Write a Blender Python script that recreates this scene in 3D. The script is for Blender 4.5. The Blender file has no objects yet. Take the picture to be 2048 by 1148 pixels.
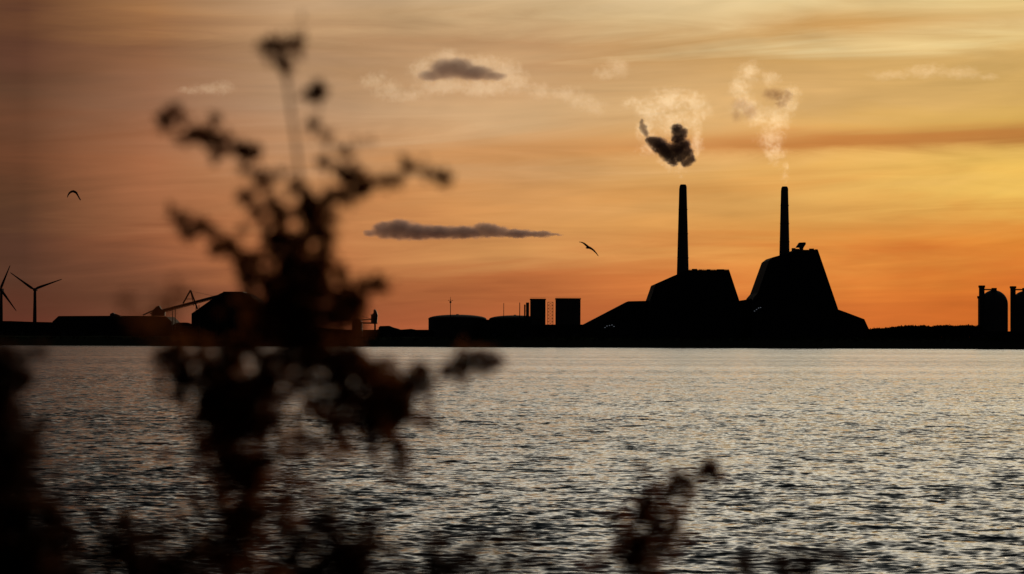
import bpy, bmesh, math, random
import numpy as np
from mathutils import Vector, Matrix, noise as mnoise

random.seed(7)
rng = np.random.default_rng(11)
sc = bpy.context.scene
COL = sc.collection
R = math.radians

# ------------------------------------------------------------------ camera
W, H, F = 2048.0, 1148.0, 5120.0
CAM_Z = 5.0
PITCH = math.atan(110.0 / F)
ROLL = 8.0 / 2048.0
cd = bpy.data.cameras.new('camera')
cam = bpy.data.objects.new('camera', cd)
COL.objects.link(cam)
cd.sensor_width = 36.0
cd.lens = 90.0
cd.clip_start = 0.1
cd.clip_end = 60000.0
cd.dof.use_dof = True
cd.dof.focus_distance = 2400.0
cd.dof.aperture_fstop = 4.9
CAM_ROT = Matrix.Rotation(math.pi / 2 + PITCH, 3, 'X') @ Matrix.Rotation(ROLL, 3, 'Z')
cam.matrix_world = Matrix.Translation((0, 0, CAM_Z)) @ CAM_ROT.to_4x4()
sc.camera = cam

def P(x, y, D):
    """world point seen at photograph position x, y, at distance D in front of the camera"""
    d = CAM_ROT @ Vector(((x - W / 2) / F, (H / 2 - y) / F, -1.0))
    d *= D / d.y
    return Vector((d.x, d.y, d.z + CAM_Z))

# ------------------------------------------------------------------ sky
SUN_AZ, SUN_EL = 16.5, 6.0
wd = bpy.data.worlds.new('World')
sc.world = wd
wd.use_nodes = True
nt = wd.node_tree
nt.nodes.clear()

def N(tree, kind, **kw):
    n = tree.nodes.new(kind)
    for k, v in kw.items():
        setattr(n, k, v)
    return n

def M_(tree, op, a, b=None, c=None, clamp=False):
    n = tree.nodes.new('ShaderNodeMath')
    n.operation = op
    n.use_clamp = clamp
    for i, v in enumerate((a, b, c)):
        if v is None:
            continue
        if isinstance(v, (int, float)):
            n.inputs[i].default_value = v
        else:
            tree.links.new(v, n.inputs[i])
    return n.outputs[0]

def lin(c):
    return tuple(((v / 255) / 12.92 if v / 255 <= 0.04045 else ((v / 255 + 0.055) / 1.055) ** 2.4) for v in c)

def mixc(tree, fac, a, b, blend='MIX'):
    n = tree.nodes.new('ShaderNodeMix')
    n.data_type = 'RGBA'
    n.blend_type = blend
    n.clamp_factor = True
    for key, v in ((0, fac), (6, a), (7, b)):
        if isinstance(v, (int, float)):
            n.inputs[key].default_value = v
        elif isinstance(v, tuple):
            n.inputs[key].default_value = (*v[:3], 1)
        else:
            tree.links.new(v, n.inputs[key])
    return n.outputs[2]

tc = N(nt, 'ShaderNodeTexCoord')
sep = N(nt, 'ShaderNodeSeparateXYZ')
nt.links.new(tc.outputs['Generated'], sep.inputs[0])
dx, dy, dz = sep.outputs
az = M_(nt, 'MULTIPLY', M_(nt, 'ARCTAN2', dx, dy), 57.29578)
el = M_(nt, 'MULTIPLY', M_(nt, 'ARCSINE', dz), 57.29578)
azs = M_(nt, 'ABSOLUTE', M_(nt, 'SUBTRACT', az, SUN_AZ))

def sky_noise(sx, sy, scale, detail, rough, off, dist=0.0):
    cb = N(nt, 'ShaderNodeCombineXYZ')
    nt.links.new(M_(nt, 'MULTIPLY', az, sx), cb.inputs[0])
    tilt = M_(nt, 'MULTIPLY', az, 0.028)
    nt.links.new(M_(nt, 'MULTIPLY', M_(nt, 'SUBTRACT', el, tilt), sy), cb.inputs[1])
    cb.inputs[2].default_value = off
    n = N(nt, 'ShaderNodeTexNoise')
    n.inputs['Scale'].default_value = scale
    n.inputs['Detail'].default_value = detail
    n.inputs['Roughness'].default_value = rough
    n.inputs['Distortion'].default_value = dist
    nt.links.new(cb.outputs[0], n.inputs['Vector'])
    return M_(nt, 'SUBTRACT', n.outputs['Fac'], 0.5)

n_broad = sky_noise(0.10, 0.8, 1.0, 4, 0.55, 3.1, 0.8)
n_fine = sky_noise(0.17, 1.9, 1.0, 6, 0.62, 9.7, 1.2)
n_soft = sky_noise(0.16, 0.55, 1.0, 3, 0.55, 21.3, 0.5)
# cloud sheets shift which height's colour is seen
warp = M_(nt, 'ADD', M_(nt, 'MULTIPLY', n_broad, 3.4), M_(nt, 'MULTIPLY', n_fine, 0.8))
warp = M_(nt, 'MULTIPLY', warp, M_(nt, 'MULTIPLY', el, 0.5, clamp=True))
ele = M_(nt, 'MAXIMUM', M_(nt, 'ADD', el, warp), 0.0)
pos = M_(nt, 'POWER', M_(nt, 'DIVIDE', ele, 90.0), 0.4, clamp=True)
ELS = [0.0, 0.38, 0.94, 1.4, 2.06, 2.7, 3.74, 5.4, 6.6, 7.4, 15, 30, 60, 90]
# colour of the sky by height, for growing angle away from the sun
COLS = {
    -1:   [(194,90,28),(200,94,30),(210,102,32),(218,116,36),(228,136,44),(230,150,56),(240,196,88),(232,190,100),(224,186,108),(230,200,134),(248,228,188),(224,216,198),(108,118,120),(44,50,58)],
    4.7:  [(190,88,30),(196,92,32),(205,100,34),(212,112,38),(220,130,46),(222,142,58),(232,186,88),(224,178,98),(218,176,106),(226,196,132),(240,228,204),(222,214,196),(106,116,118),(44,50,58)],
    10.3: [(186,92,42),(190,98,44),(196,104,46),(206,116,50),(214,138,64),(216,152,76),(220,166,90),(218,172,110),(208,162,98),(224,196,142),(234,224,202),(212,206,190),(100,110,114),(42,48,56)],
    16:   [(172,86,50),(176,90,52),(168,90,50),(186,106,58),(202,138,80),(208,146,84),(206,150,94),(204,164,118),(190,146,102),(206,172,126),(216,206,186),(190,186,174),(88,98,102),(40,46,54)],
    21.7: [(145,78,52),(140,75,50),(140,78,52),(155,90,58),(176,108,66),(182,118,74),(186,130,86),(184,144,110),(176,136,98),(186,146,106),(160,150,134),(138,134,124),(62,70,76),(34,40,46)],
    24.5: [(120,66,46),(112,62,45),(105,64,46),(120,72,50),(145,86,56),(160,100,66),(168,106,70),(150,104,76),(148,100,68),(165,115,72),(112,104,92),(100,96,88),(48,54,58),(30,35,40)],
    27.3: [(88,46,34),(88,44,34),(80,44,33),(76,46,35),(82,50,38),(92,58,40),(108,64,42),(92,60,42),(92,56,40),(100,62,40),(72,66,60),(68,64,58),(36,40,44),(26,30,36)],
    50:   [(34,20,16),(36,20,17),(38,22,18),(40,24,20),(40,26,22),(42,28,24),(42,30,26),(42,32,28),(42,32,30),(42,32,30),(44,38,36),(40,40,42),(26,30,36),(20,24,30)],
    110:  [(8,7,9)] * 6 + [(9,9,11)] * 4 + [(12,12,15),(14,15,19),(14,17,22),(15,19,26)],
}
keys = sorted(COLS)
cur = None
for i, k in enumerate(keys):
    r = N(nt, 'ShaderNodeValToRGB')
    r.color_ramp.interpolation = 'LINEAR'
    els = r.color_ramp.elements
    while len(els) < len(ELS):
        els.new(0.5)
    for j, e in enumerate(ELS):
        els[j].position = (e / 90) ** 0.4
        els[j].color = (*lin(COLS[k][j]), 1)
    nt.links.new(pos, r.inputs[0])
    if cur is None:
        cur = r.outputs[0]
    else:
        mr = N(nt, 'ShaderNodeMapRange')
        mr.inputs['From Min'].default_value = keys[i - 1]
        mr.inputs['From Max'].default_value = k
        nt.links.new(azs, mr.inputs['Value'])
        cur = mixc(nt, mr.outputs[0], cur, r.outputs[0])
# the long dusky cloud bars
def bar(e0, width, a0, a1, tilt, strength, src):
    ee = M_(nt, 'SUBTRACT', el, M_(nt, 'ADD', M_(nt, 'MULTIPLY', az, tilt), M_(nt, 'MULTIPLY', n_fine, 0.5)))
    g = M_(nt, 'DIVIDE', M_(nt, 'SUBTRACT', ee, e0), width)
    g = M_(nt, 'EXPONENT', M_(nt, 'MULTIPLY', M_(nt, 'MULTIPLY', g, g), -1.0))
    mr = N(nt, 'ShaderNodeMapRange', interpolation_type='SMOOTHSTEP')
    mr.inputs['From Min'].default_value = a0
    mr.inputs['From Max'].default_value = a1
    nt.links.new(az, mr.inputs['Value'])
    f = M_(nt, 'MULTIPLY', M_(nt, 'MULTIPLY', g, mr.outputs[0]), strength)
    return mixc(nt, f, src, lin((186, 112, 52)))
cur = bar(4.27, 0.24, -3.0, 7.5, 0.032, 0.85, cur)
cur = bar(3.0, 0.30, 6.0, 12.0, -0.12, 0.22, cur)
cur = bar(7.0, 0.25, 2.0, 8.0, 0.01, 0.18, cur)
# brightness of the streaks
gain = M_(nt, 'ADD', 1.0, M_(nt, 'ADD', M_(nt, 'MULTIPLY', n_fine, 0.42), M_(nt, 'MULTIPLY', n_soft, 0.75)))
# extra brightness added to the unseen upper sky, to brighten the water's reflections
up = N(nt, 'ShaderNodeMapRange', interpolation_type='SMOOTHSTEP')
up.inputs['From Min'].default_value = 8.0; up.inputs['From Max'].default_value = 15.0
nt.links.new(el, up.inputs['Value'])
dn_ = N(nt, 'ShaderNodeMapRange', interpolation_type='SMOOTHSTEP')
dn_.inputs['From Min'].default_value = 48.0; dn_.inputs['From Max'].default_value = 22.0
nt.links.new(el, dn_.inputs['Value'])
gain = M_(nt, 'MULTIPLY', gain, M_(nt, 'ADD', 1.0, M_(nt, 'MULTIPLY', M_(nt, 'MULTIPLY', up.outputs[0], dn_.outputs[0]), 1.65)))
gv = N(nt, 'ShaderNodeVectorMath', operation='SCALE')
nt.links.new(cur, gv.inputs[0])
nt.links.new(gain, gv.inputs['Scale'])
sky = N(nt, 'ShaderNodeTexSky', sky_type='NISHITA')
sky.sun_disc = False
sky.sun_elevation = R(SUN_EL)
sky.sun_rotation = R(SUN_AZ)
bg1 = N(nt, 'ShaderNodeBackground')
bg2 = N(nt, 'ShaderNodeBackground')
nt.links.new(gv.outputs[0], bg1.inputs[0])
bg1.inputs[1].default_value = 1.0
nt.links.new(sky.outputs[0], bg2.inputs[0])
bg2.inputs[1].default_value = 0.0008
ad = N(nt, 'ShaderNodeAddShader')
nt.links.new(bg1.outputs[0], ad.inputs[0])
nt.links.new(bg2.outputs[0], ad.inputs[1])
wo = N(nt, 'ShaderNodeOutputWorld')
nt.links.new(ad.outputs[0], wo.inputs[0])

# ------------------------------------------------------------------ sun (veiled, low, off to the right)
sl = bpy.data.lights.new('sun', 'SUN')
sl.energy = 1.5
sl.angle = R(4.0)
sl.color = (1.0, 0.78, 0.50)
so = bpy.data.objects.new('sun', sl)
COL.objects.link(so)
sv = Vector((math.sin(R(SUN_AZ)) * math.cos(R(SUN_EL)), math.cos(R(SUN_AZ)) * math.cos(R(SUN_EL)), math.sin(R(SUN_EL))))
so.rotation_euler = (-sv).to_track_quat('-Z', 'Y').to_euler()
so.location = (600, 1500, 400)

sc.view_settings.view_transform = 'Standard'
sc.view_settings.look = 'None'
sc.view_settings.exposure = 0.0
sc.view_settings.gamma = 1.0
sc.render.engine = 'CYCLES'
sc.cycles.use_denoising = True
sc.cycles.max_bounces = 6
sc.cycles.volume_bounces = 1
sc.cycles.sample_clamp_direct = 4.0
sc.cycles.sample_clamp_indirect = 4.0
sc.cycles.transparent_max_bounces = 8
sc.cycles.caustics_reflective = False
sc.cycles.volume_max_steps = 256

# ------------------------------------------------------------------ materials
def principled(name, col, rough=0.8, noise_scale=None, var=0.3, metallic=0.0, spec=0.3):
    m = bpy.data.materials.new(name)
    m.use_nodes = True
    t = m.node_tree
    b = t.nodes['Principled BSDF']
    b.inputs['Roughness'].default_value = rough
    b.inputs['Metallic'].default_value = metallic
    b.inputs['Specular IOR Level'].default_value = spec
    if noise_scale:
        g = N(t, 'ShaderNodeTexCoord')
        n = N(t, 'ShaderNodeTexNoise')
        n.inputs['Scale'].default_value = noise_scale
        n.inputs['Detail'].default_value = 4
        t.links.new(g.outputs['Object'], n.inputs['Vector'])
        c = mixc(t, n.outputs['Fac'], tuple(v * (1 - var) for v in col), tuple(v * (1 + var) for v in col))
        t.links.new(c, b.inputs['Base Color'])
    else:
        b.inputs['Base Color'].default_value = (*col, 1)
    return m

MAT = {
    'concrete': principled('weathered_concrete', (0.10, 0.095, 0.09), 0.9, 0.05, spec=0.1),
    'cladding': principled('dark_sheet_cladding', (0.03, 0.03, 0.033), 0.95, 0.04, spec=0.02),
    'steel': principled('painted_steel', (0.06, 0.06, 0.06), 0.7, 0.2, spec=0.15),
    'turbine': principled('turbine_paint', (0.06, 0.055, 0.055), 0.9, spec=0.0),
    'roof': principled('roof_felt', (0.03, 0.03, 0.03), 0.95, 0.05, spec=0.02),
    'ground': principled('dark_soil_and_grass', (0.035, 0.04, 0.025), 1.0, 0.3, spec=0.0),
    'tree': principled('leaf_mass', (0.035, 0.045, 0.02), 1.0, 0.1, spec=0.0),
    'stem': principled('brown_stem', (0.10, 0.045, 0.022), 0.8, 30.0, spec=0.1),
    'feather': principled('feathers', (0.12, 0.10, 0.09), 0.9, 5.0, spec=0.05),
}

def leaf_material(name, col, trans):
    m = bpy.data.materials.new(name)
    m.use_nodes = True
    t = m.node_tree
    t.nodes.clear()
    d = N(t, 'ShaderNodeBsdfDiffuse')
    tr = N(t, 'ShaderNodeBsdfTranslucent')
    info = N(t, 'ShaderNodeTexCoord')
    n = N(t, 'ShaderNodeTexNoise')
    n.inputs['Scale'].default_value = 60.0
    t.links.new(info.outputs['Object'], n.inputs['Vector'])
    c = mixc(t, n.outputs['Fac'], tuple(v * 0.6 for v in col), tuple(v * 1.4 for v in col))
    t.links.new(c, d.inputs[0])
    c2 = mixc(t, n.outputs['Fac'], tuple(v * 0.6 for v in trans), tuple(v * 1.4 for v in trans))
    t.links.new(c2, tr.inputs[0])
    mx = N(t, 'ShaderNodeMixShader')
    mx.inputs[0].default_value = 0.5
    t.links.new(d.outputs[0], mx.inputs[1])
    t.links.new(tr.outputs[0], mx.inputs[2])
    o = N(t, 'ShaderNodeOutputMaterial')
    t.links.new(mx.outputs[0], o.inputs[0])
    return m

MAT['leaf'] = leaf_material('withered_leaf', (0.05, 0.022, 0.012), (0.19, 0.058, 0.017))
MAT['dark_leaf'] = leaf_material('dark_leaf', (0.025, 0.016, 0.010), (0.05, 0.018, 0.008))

def lamp_material(name, col, strength):
    m = bpy.data.materials.new(name)
    m.use_nodes = True
    b = m.node_tree.nodes['Principled BSDF']
    b.inputs['Base Color'].default_value = (0.5, 0.5, 0.5, 1)
    b.inputs['Emission Color'].default_value = (*col, 1)
    b.inputs['Emission Strength'].default_value = strength
    return m
MAT['lamp'] = lamp_material('lit_lamp_glass', (0.75, 0.85, 1.0), 0.10)

def volume_material(name, col, density, aniso, noise=None):
    """noise = (scale, low, high, stretch vector, warp)"""
    m = bpy.data.materials.new(name)
    m.use_nodes = True
    t = m.node_tree
    t.nodes.clear()
    v = N(t, 'ShaderNodeVolumePrincipled')
    v.inputs['Color'].default_value = (*col, 1)
    v.inputs['Anisotropy'].default_value = aniso
    v.inputs['Density'].default_value = density
    if noise:
        g = N(t, 'ShaderNodeTexCoord')
        mp = N(t, 'ShaderNodeMapping')
        mp.inputs['Scale'].default_value = noise[3]
        t.links.new(g.outputs['Object'], mp.inputs[0])
        n = N(t, 'ShaderNodeTexNoise')
        n.inputs['Scale'].default_value = noise[0]
        n.inputs['Detail'].default_value = 5
        n.inputs['Roughness'].default_value = 0.62
        n.inputs['Distortion'].default_value = noise[4]
        t.links.new(mp.outputs[0], n.inputs['Vector'])
        mr = N(t, 'ShaderNodeMapRange', interpolation_type='SMOOTHSTEP')
        mr.inputs['From Min'].default_value = noise[1]
        mr.inputs['From Max'].default_value = noise[2]
        t.links.new(n.outputs['Fac'], mr.inputs['Value'])
        t.links.new(M_(t, 'MULTIPLY', mr.outputs[0], density), v.inputs['Density'])
    o = N(t, 'ShaderNodeOutputMaterial')
    t.links.new(v.outputs[0], o.inputs['Volume'])
    return m

# ------------------------------------------------------------------ object helpers
def tag(o, label=None, cat=None, group=None, kind=None):
    if label: o['label'] = label
    if cat: o['category'] = cat
    if group: o['group'] = group
    if kind: o['kind'] = kind
    return o

def empty(name, loc):
    o = bpy.data.objects.new(name, None)
    o.empty_display_size = 1.0
    o.location = loc
    COL.objects.link(o)
    return o

def mesh_obj(name, verts, faces, mat, parent=None, smooth=False, origin=None):
    """verts in world coordinates; origin moves the object's own origin"""
    if origin is None:
        origin = parent.location.copy() if parent is not None else Vector((0, 0, 0))
    origin = Vector(origin)
    me = bpy.data.meshes.new(name)
    me.from_pydata([tuple(Vector(v) - origin) for v in verts], [], faces)
    me.validate()
    if smooth:
        me.shade_smooth()
    me.materials.append(mat)
    o = bpy.data.objects.new(name, me)
    COL.objects.link(o)
    if parent is not None:
        o.parent = parent
        pw = parent.location.copy()
        if parent.parent is not None:
            pw += parent.parent.location
        o.location = origin - pw
    else:
        o.location = origin
    return o

class MB:
    def __init__(self):
        self.v = []; self.f = []
    def add(self, vs, fs):
        k = len(self.v)
        self.v += [Vector(v) for v in vs]
        self.f += [tuple(i + k for i in f) for f in fs]
    def box(self, x0, x1, y0, y1, z0, z1):
        vs = [(x, y, z) for z in (z0, z1) for (x, y) in ((x0, y0), (x1, y0), (x1, y1), (x0, y1))]
        self.add(vs, [(3, 2, 1, 0), (4, 5, 6, 7), (0, 1, 5, 4), (1, 2, 6, 5), (2, 3, 7, 6), (3, 0, 4, 7)])
    def tube(self, pts, rads, seg=8, cap=True):
        pts = [Vector(p) for p in pts]
        if isinstance(rads, (int, float)): rads = [rads] * len(pts)
        rings = []
        for i, p in enumerate(pts):
            d = (pts[min(i + 1, len(pts) - 1)] - pts[max(i - 1, 0)]).normalized()
            up = Vector((0, 1, 0)) if abs(d.y) < 0.9 else Vector((1, 0, 0))
            a = d.cross(up).normalized(); b = d.cross(a).normalized()
            rings.append([p + (a * math.cos(2 * math.pi * j / seg) + b * math.sin(2 * math.pi * j / seg)) * rads[i] for j in range(seg)])
        vs = [v for r in rings for v in r]
        fs = []
        for i in range(len(pts) - 1):
            for j in range(seg):
                k = (j + 1) % seg
                fs.append((i * seg + j, i * seg + k, (i + 1) * seg + k, (i + 1) * seg + j))
        if cap:
            fs.append(tuple(reversed(range(seg))))
            fs.append(tuple((len(pts) - 1) * seg + j for j in range(seg)))
        self.add(vs, fs)
    def beam(self, a, b, w):
        self.tube([a, b], w * 0.62, seg=4)
    def lathe(self, cx, cy, prof, seg=32):
        vs = []; fs = []
        for (r, z) in prof:
            for j in range(seg):
                t = 2 * math.pi * j / seg
                vs.append((cx + r * math.cos(t), cy + r * math.sin(t), z))
        for i in range(len(prof) - 1):
            for j in range(seg):
                k = (j + 1) % seg
                fs.append((i * seg + j, i * seg + k, (i + 1) * seg + k, (i + 1) * seg + j))
        fs.append(tuple((len(prof) - 1) * seg + j for j in range(seg)))
        fs.append(tuple(reversed(range(seg))))
        self.add(vs, fs)
    def prism(self, prof, y0, y1, zb, inset=0.0):
        """prof: list of world (x, z) along the top from left to right; inset: how far front and back lean in per metre of height"""
        n = len(prof)
        zmax = max(z for x, z in prof)
        front = []; back = []
        pts = [(prof[0][0], zb)] + list(prof) + [(prof[-1][0], zb)]
        for (x, z) in pts:
            k = inset * (z - zb)
            front.append((x, y0 + k, z)); back.append((x, y1 - k, z))
        m = len(pts)
        vs = front + back
        fs = [tuple(reversed(range(m)))[::-1], tuple(range(m, 2 * m))[::-1]]
        for i in range(m):
            j = (i + 1) % m
            fs.append((i, i + m, j + m, j))
        self.add(vs, fs)
    def build(self, name, mat, parent=None, smooth=False, origin=None):
        return mesh_obj(name, self.v, self.f, mat, parent, smooth, origin)

GZ = 9.0   # level of the far yard above the water
def prof_px(pts, D):
    out = []
    for (x, y) in pts:
        p = P(x, y, D)
        out.append((p.x, p.z))
    return out
def ux(x, D, y=640): return P(x, y, D).x
def uz(y, D, x=1024): return P(x, y, D).z
def base_empty(name, x, D, z=GZ):
    return empty(name, (ux(x, D), D, z))

# ------------------------------------------------------------------ water
def build_water():
    half = R(15.0)
    ang_dense = np.linspace(-half, half, 900)
    side = np.radians(np.array([18, 22, 28, 36, 46, 58, 70, 80, 86], float))
    ang = np.concatenate([-side[::-1], ang_dense, side])
    rows_near = np.array([9.0, 14, 20, 27, 34, 40])
    inv = np.linspace(1 / 44.0, 1 / 2420.0, 1900)
    rr = np.concatenate([rows_near, 1.0 / inv])
    A, RR = np.meshgrid(ang, rr)
    X = RR * np.tan(A); Y = RR.copy()
    X = np.clip(X, -6000, 6000)
    Z = np.zeros_like(X)
    n = 84
    L = np.exp(rng.uniform(np.log(0.28), np.log(6.5), n))
    th = rng.normal(0.05, 0.45, n)
    slope = 0.112 / math.sqrt(n) * 1.414 * (L / 1.2) ** -0.42
    ph = rng.uniform(0, 2 * np.pi, n)
    # gusts: calmer and rougher patches
    G = np.zeros_like(X)
    for k in range(14):
        LL = math.exp(random.uniform(math.log(25), math.log(420)))
        a = random.gauss(0, 0.35)
        G += np.sin((X * math.sin(a) * 0.35 + Y * math.cos(a)) * 2 * np.pi / LL + random.uniform(0, 6.28))
    G = 1.0 + 0.05 * G
    calm = np.clip((2400 - Y) / 500.0, 0.12, 1.0)
    G = np.clip(G, 0.35, 1.7) * calm
    for i in range(n):
        k = 2 * np.pi / L[i]
        s = np.sin(k * (X * np.sin(th[i]) + Y * np.cos(th[i])) + ph[i])
        Z += slope[i] * L[i] / (2 * np.pi) * (s - 0.25 * np.cos(2 * (k * (X * np.sin(th[i]) + Y * np.cos(th[i])) + ph[i])))
    Z *= G
    fade = np.clip((R(17) - np.abs(A)) / R(2.0), 0, 1)
    Z *= fade
    nr, nc = X.shape
    co = np.stack([X, Y, Z], -1).reshape(-1, 3).astype(np.float32)
    idx = np.arange(nr * nc).reshape(nr, nc)
    q = np.stack([idx[:-1, :-1], idx[:-1, 1:], idx[1:, 1:], idx[1:, :-1]], -1).reshape(-1, 4)
    me = bpy.data.meshes.new('water')
    me.vertices.add(len(co)); me.vertices.foreach_set('co', co.ravel())
    me.loops.add(q.size); me.loops.foreach_set('vertex_index', q.ravel().astype(np.int32))
    me.polygons.add(len(q))
    me.polygons.foreach_set('loop_start', np.arange(0, q.size, 4, dtype=np.int32))
    me.polygons.foreach_set('loop_total', np.full(len(q), 4, dtype=np.int32))
    me.update(calc_edges=True)
    me.shade_smooth()
    m = bpy.data.materials.new('sea_water')
    m.use_nodes = True
    t = m.node_tree
    b = t.nodes['Principled BSDF']
    b.inputs['Base Color'].default_value = (0.024, 0.033, 0.034, 1)
    b.inputs['Roughness'].default_value = 0.13
    b.inputs['IOR'].default_value = 1.333
    g = N(t, 'ShaderNodeNewGeometry')
    acc = g.outputs['Normal']
    # breeze patches: calmer lanes and ruffled lanes
    gm = N(t, 'ShaderNodeMapping'); gm.inputs['Scale'].default_value = (0.25, 1.0, 1.0)
    t.links.new(g.outputs['Position'], gm.inputs[0])
    gn = N(t, 'ShaderNodeTexNoise'); gn.inputs['Scale'].default_value = 0.011; gn.inputs['Detail'].default_value = 3.0
    t.links.new(gm.outputs[0], gn.inputs['Vector'])
    gr = N(t, 'ShaderNodeMapRange'); gr.inputs['From Min'].default_value = 0.35; gr.inputs['From Max'].default_value = 0.65
    gr.inputs['To Min'].default_value = 0.60; gr.inputs['To Max'].default_value = 1.22
    t.links.new(gn.outputs['Fac'], gr.inputs['Value'])
    gust = gr.outputs[0]
    BIAS = 0.044   # steep wave fronts lean towards the near shore
    for sc_, st, amp, seed in ((6.0, (0.42, 0.8, 1.0), 1.25, 0.0), (2.8, (0.32, 1.0, 1.0), 1.05, 31.0), (1.3, (0.5, 0.26, 1.0), 0.85, 77.0), (0.20, (1.2, 0.3, 1.0), 0.05, 13.0)):
        mp = N(t, 'ShaderNodeMapping')
        mp.inputs['Scale'].default_value = st
        mp.inputs['Location'].default_value = (seed, seed, seed)
        t.links.new(g.outputs['Position'], mp.inputs[0])
        nz = N(t, 'ShaderNodeTexNoise')
        nz.inputs['Scale'].default_value = sc_
        nz.inputs['Detail'].default_value = 2.0
        t.links.new(mp.outputs[0], nz.inputs['Vector'])
        sb = N(t, 'ShaderNodeVectorMath', operation='SUBTRACT')
        t.links.new(nz.outputs['Color'], sb.inputs[0])
        sb.inputs[1].default_value = (0.5, 0.5 + BIAS, 0.5)
        ml = N(t, 'ShaderNodeVectorMath', operation='MULTIPLY')
        t.links.new(sb.outputs[0], ml.inputs[0])
        ml.inputs[1].default_value = (amp * 0.6, amp, 0.0)
        mg = N(t, 'ShaderNodeVectorMath', operation='SCALE')
        t.links.new(ml.outputs[0], mg.inputs[0]); t.links.new(gust, mg.inputs['Scale'])
        aa = N(t, 'ShaderNodeVectorMath', operation='ADD')
        t.links.new(acc, aa.inputs[0]); t.links.new(mg.outputs[0], aa.inputs[1])
        acc = aa.outputs[0]
    nn = N(t, 'ShaderNodeVectorMath', operation='NORMALIZE')
    t.links.new(acc, nn.inputs[0])
    t.links.new(nn.outputs[0], b.inputs['Normal'])
    me.materials.append(m)
    o = bpy.data.objects.new('water', me)
    COL.objects.link(o)
    tag(o, kind='structure')
build_water()

# ------------------------------------------------------------------ far shore ground and near bank
def grid_terrain(name, xs, ys, zf, mat):
    vs = [(x, y, zf(x, y)) for y in ys for x in xs]
    nx = len(xs)
    fs = [(j * nx + i, j * nx + i + 1, (j + 1) * nx + i + 1, (j + 1) * nx + i) for j in range(len(ys) - 1) for i in range(nx - 1)]
    return tag(mesh_obj(name, vs, fs, mat, smooth=True), kind='structure')

def far_z(x, y):
    t = min(1.0, max(0.0, (y - 2392) / 30.0))
    t = t * t * (3 - 2 * t)
    base = -1.5 + (GZ + 1.5) * t
    return base + t * 0.7 * mnoise.fractal(Vector((x * 0.02, y * 0.02, 0)), 1.0, 2.0, 4)
far = grid_terrain('far_shore_ground', [-6000, -4000, -2500, -1500] + [-900 + 6 * i for i in range(301)] + [1500, 2500, 4000, 6000],
             [2385, 2392, 2398, 2404, 2410, 2416, 2422, 2430, 2445, 2500, 2600, 2800, 3200, 4200, 6000], far_z, MAT['ground'])
def near_z(x, y):
    t = min(1.0, max(0.0, (y - 4.0) / 8.0))
    return 3.3 - 4.3 * t * t * (3 - 2 * t) + 0.12 * mnoise.fractal(Vector((x * 0.4, y * 0.4, 5)), 1.0, 2.0, 4) * (1 - t)
grid_terrain('near_bank_ground', [-120, -60, -30] + [-20 + 0.8 * i for i in range(51)] + [30, 60, 120],
             [-60, -30, -15, -8] + [-4 + 0.6 * i for i in range(30)], near_z, MAT['ground'])

# ------------------------------------------------------------------ power station
def lampbox(mb, x, y, D, w=2.0, h=1.2, x2=None):
    p = P(x, y, D)
    mb.box(p.x - w / 2, p.x + w / 2, p.y - 0.4, p.y, p.z - h / 2, p.z + h / 2)

def louvres(parent, x0, x1, y, D, name='roof_vent'):
    p0 = P(x0, y, D); p1 = P(x1, y, D)

# western block
D1 = 2500.0
b1 = base_empty('power_station', 1330, D1)
tag(b1, 'lower flat-roofed power station block with a long sloping wing on its left side', 'power station', 'power station blocks')
m = MB(); m.prism(prof_px([(1166, 650), (1258, 602), (1303, 601)], D1), D1 + 12, D1 + 75, GZ - 1, 0.05); m.build('sloping_wing', MAT['cladding'], b1)
m = MB(); m.prism(prof_px([(1298, 606), (1311, 568), (1356, 548), (1376, 540), (1458, 539.5), (1481, 611)], D1 + 8), D1, D1 + 95, GZ - 1, 0.10); m.build('boiler_house', MAT['cladding'], b1)
m = MB()
for (xa, xb, h) in ((1384, 1394, 3.0), (1398, 1404, 1.6), (1414, 1420, 1.8), (1434, 1448, 2.2)):
    x0 = ux(xa, D1 + 30); x1 = ux(xb, D1 + 30); z = uz(541, D1 + 30, (xa + xb) / 2)
    mm = MB(); mm.box(x0, x1, D1 + 28, D1 + 34, z - 3.0, z + h * 0.55); mm.build('roof_vent', MAT['steel'], b1)
m = MB()
z = uz(538.5, D1 + 22, 1415)
m.tube([(ux(1378, D1 + 22), D1 + 22, z), (ux(1457, D1 + 22), D1 + 22, z)], 0.12, 4)
for k in range(12):
    xx = ux(1378 + k * 7.18, D1 + 22)
    m.tube([(xx, D1 + 22, z - 2), (xx, D1 + 22, z)], 0.12, 4)
m.build('roof_railing', MAT['steel'], b1)
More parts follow.
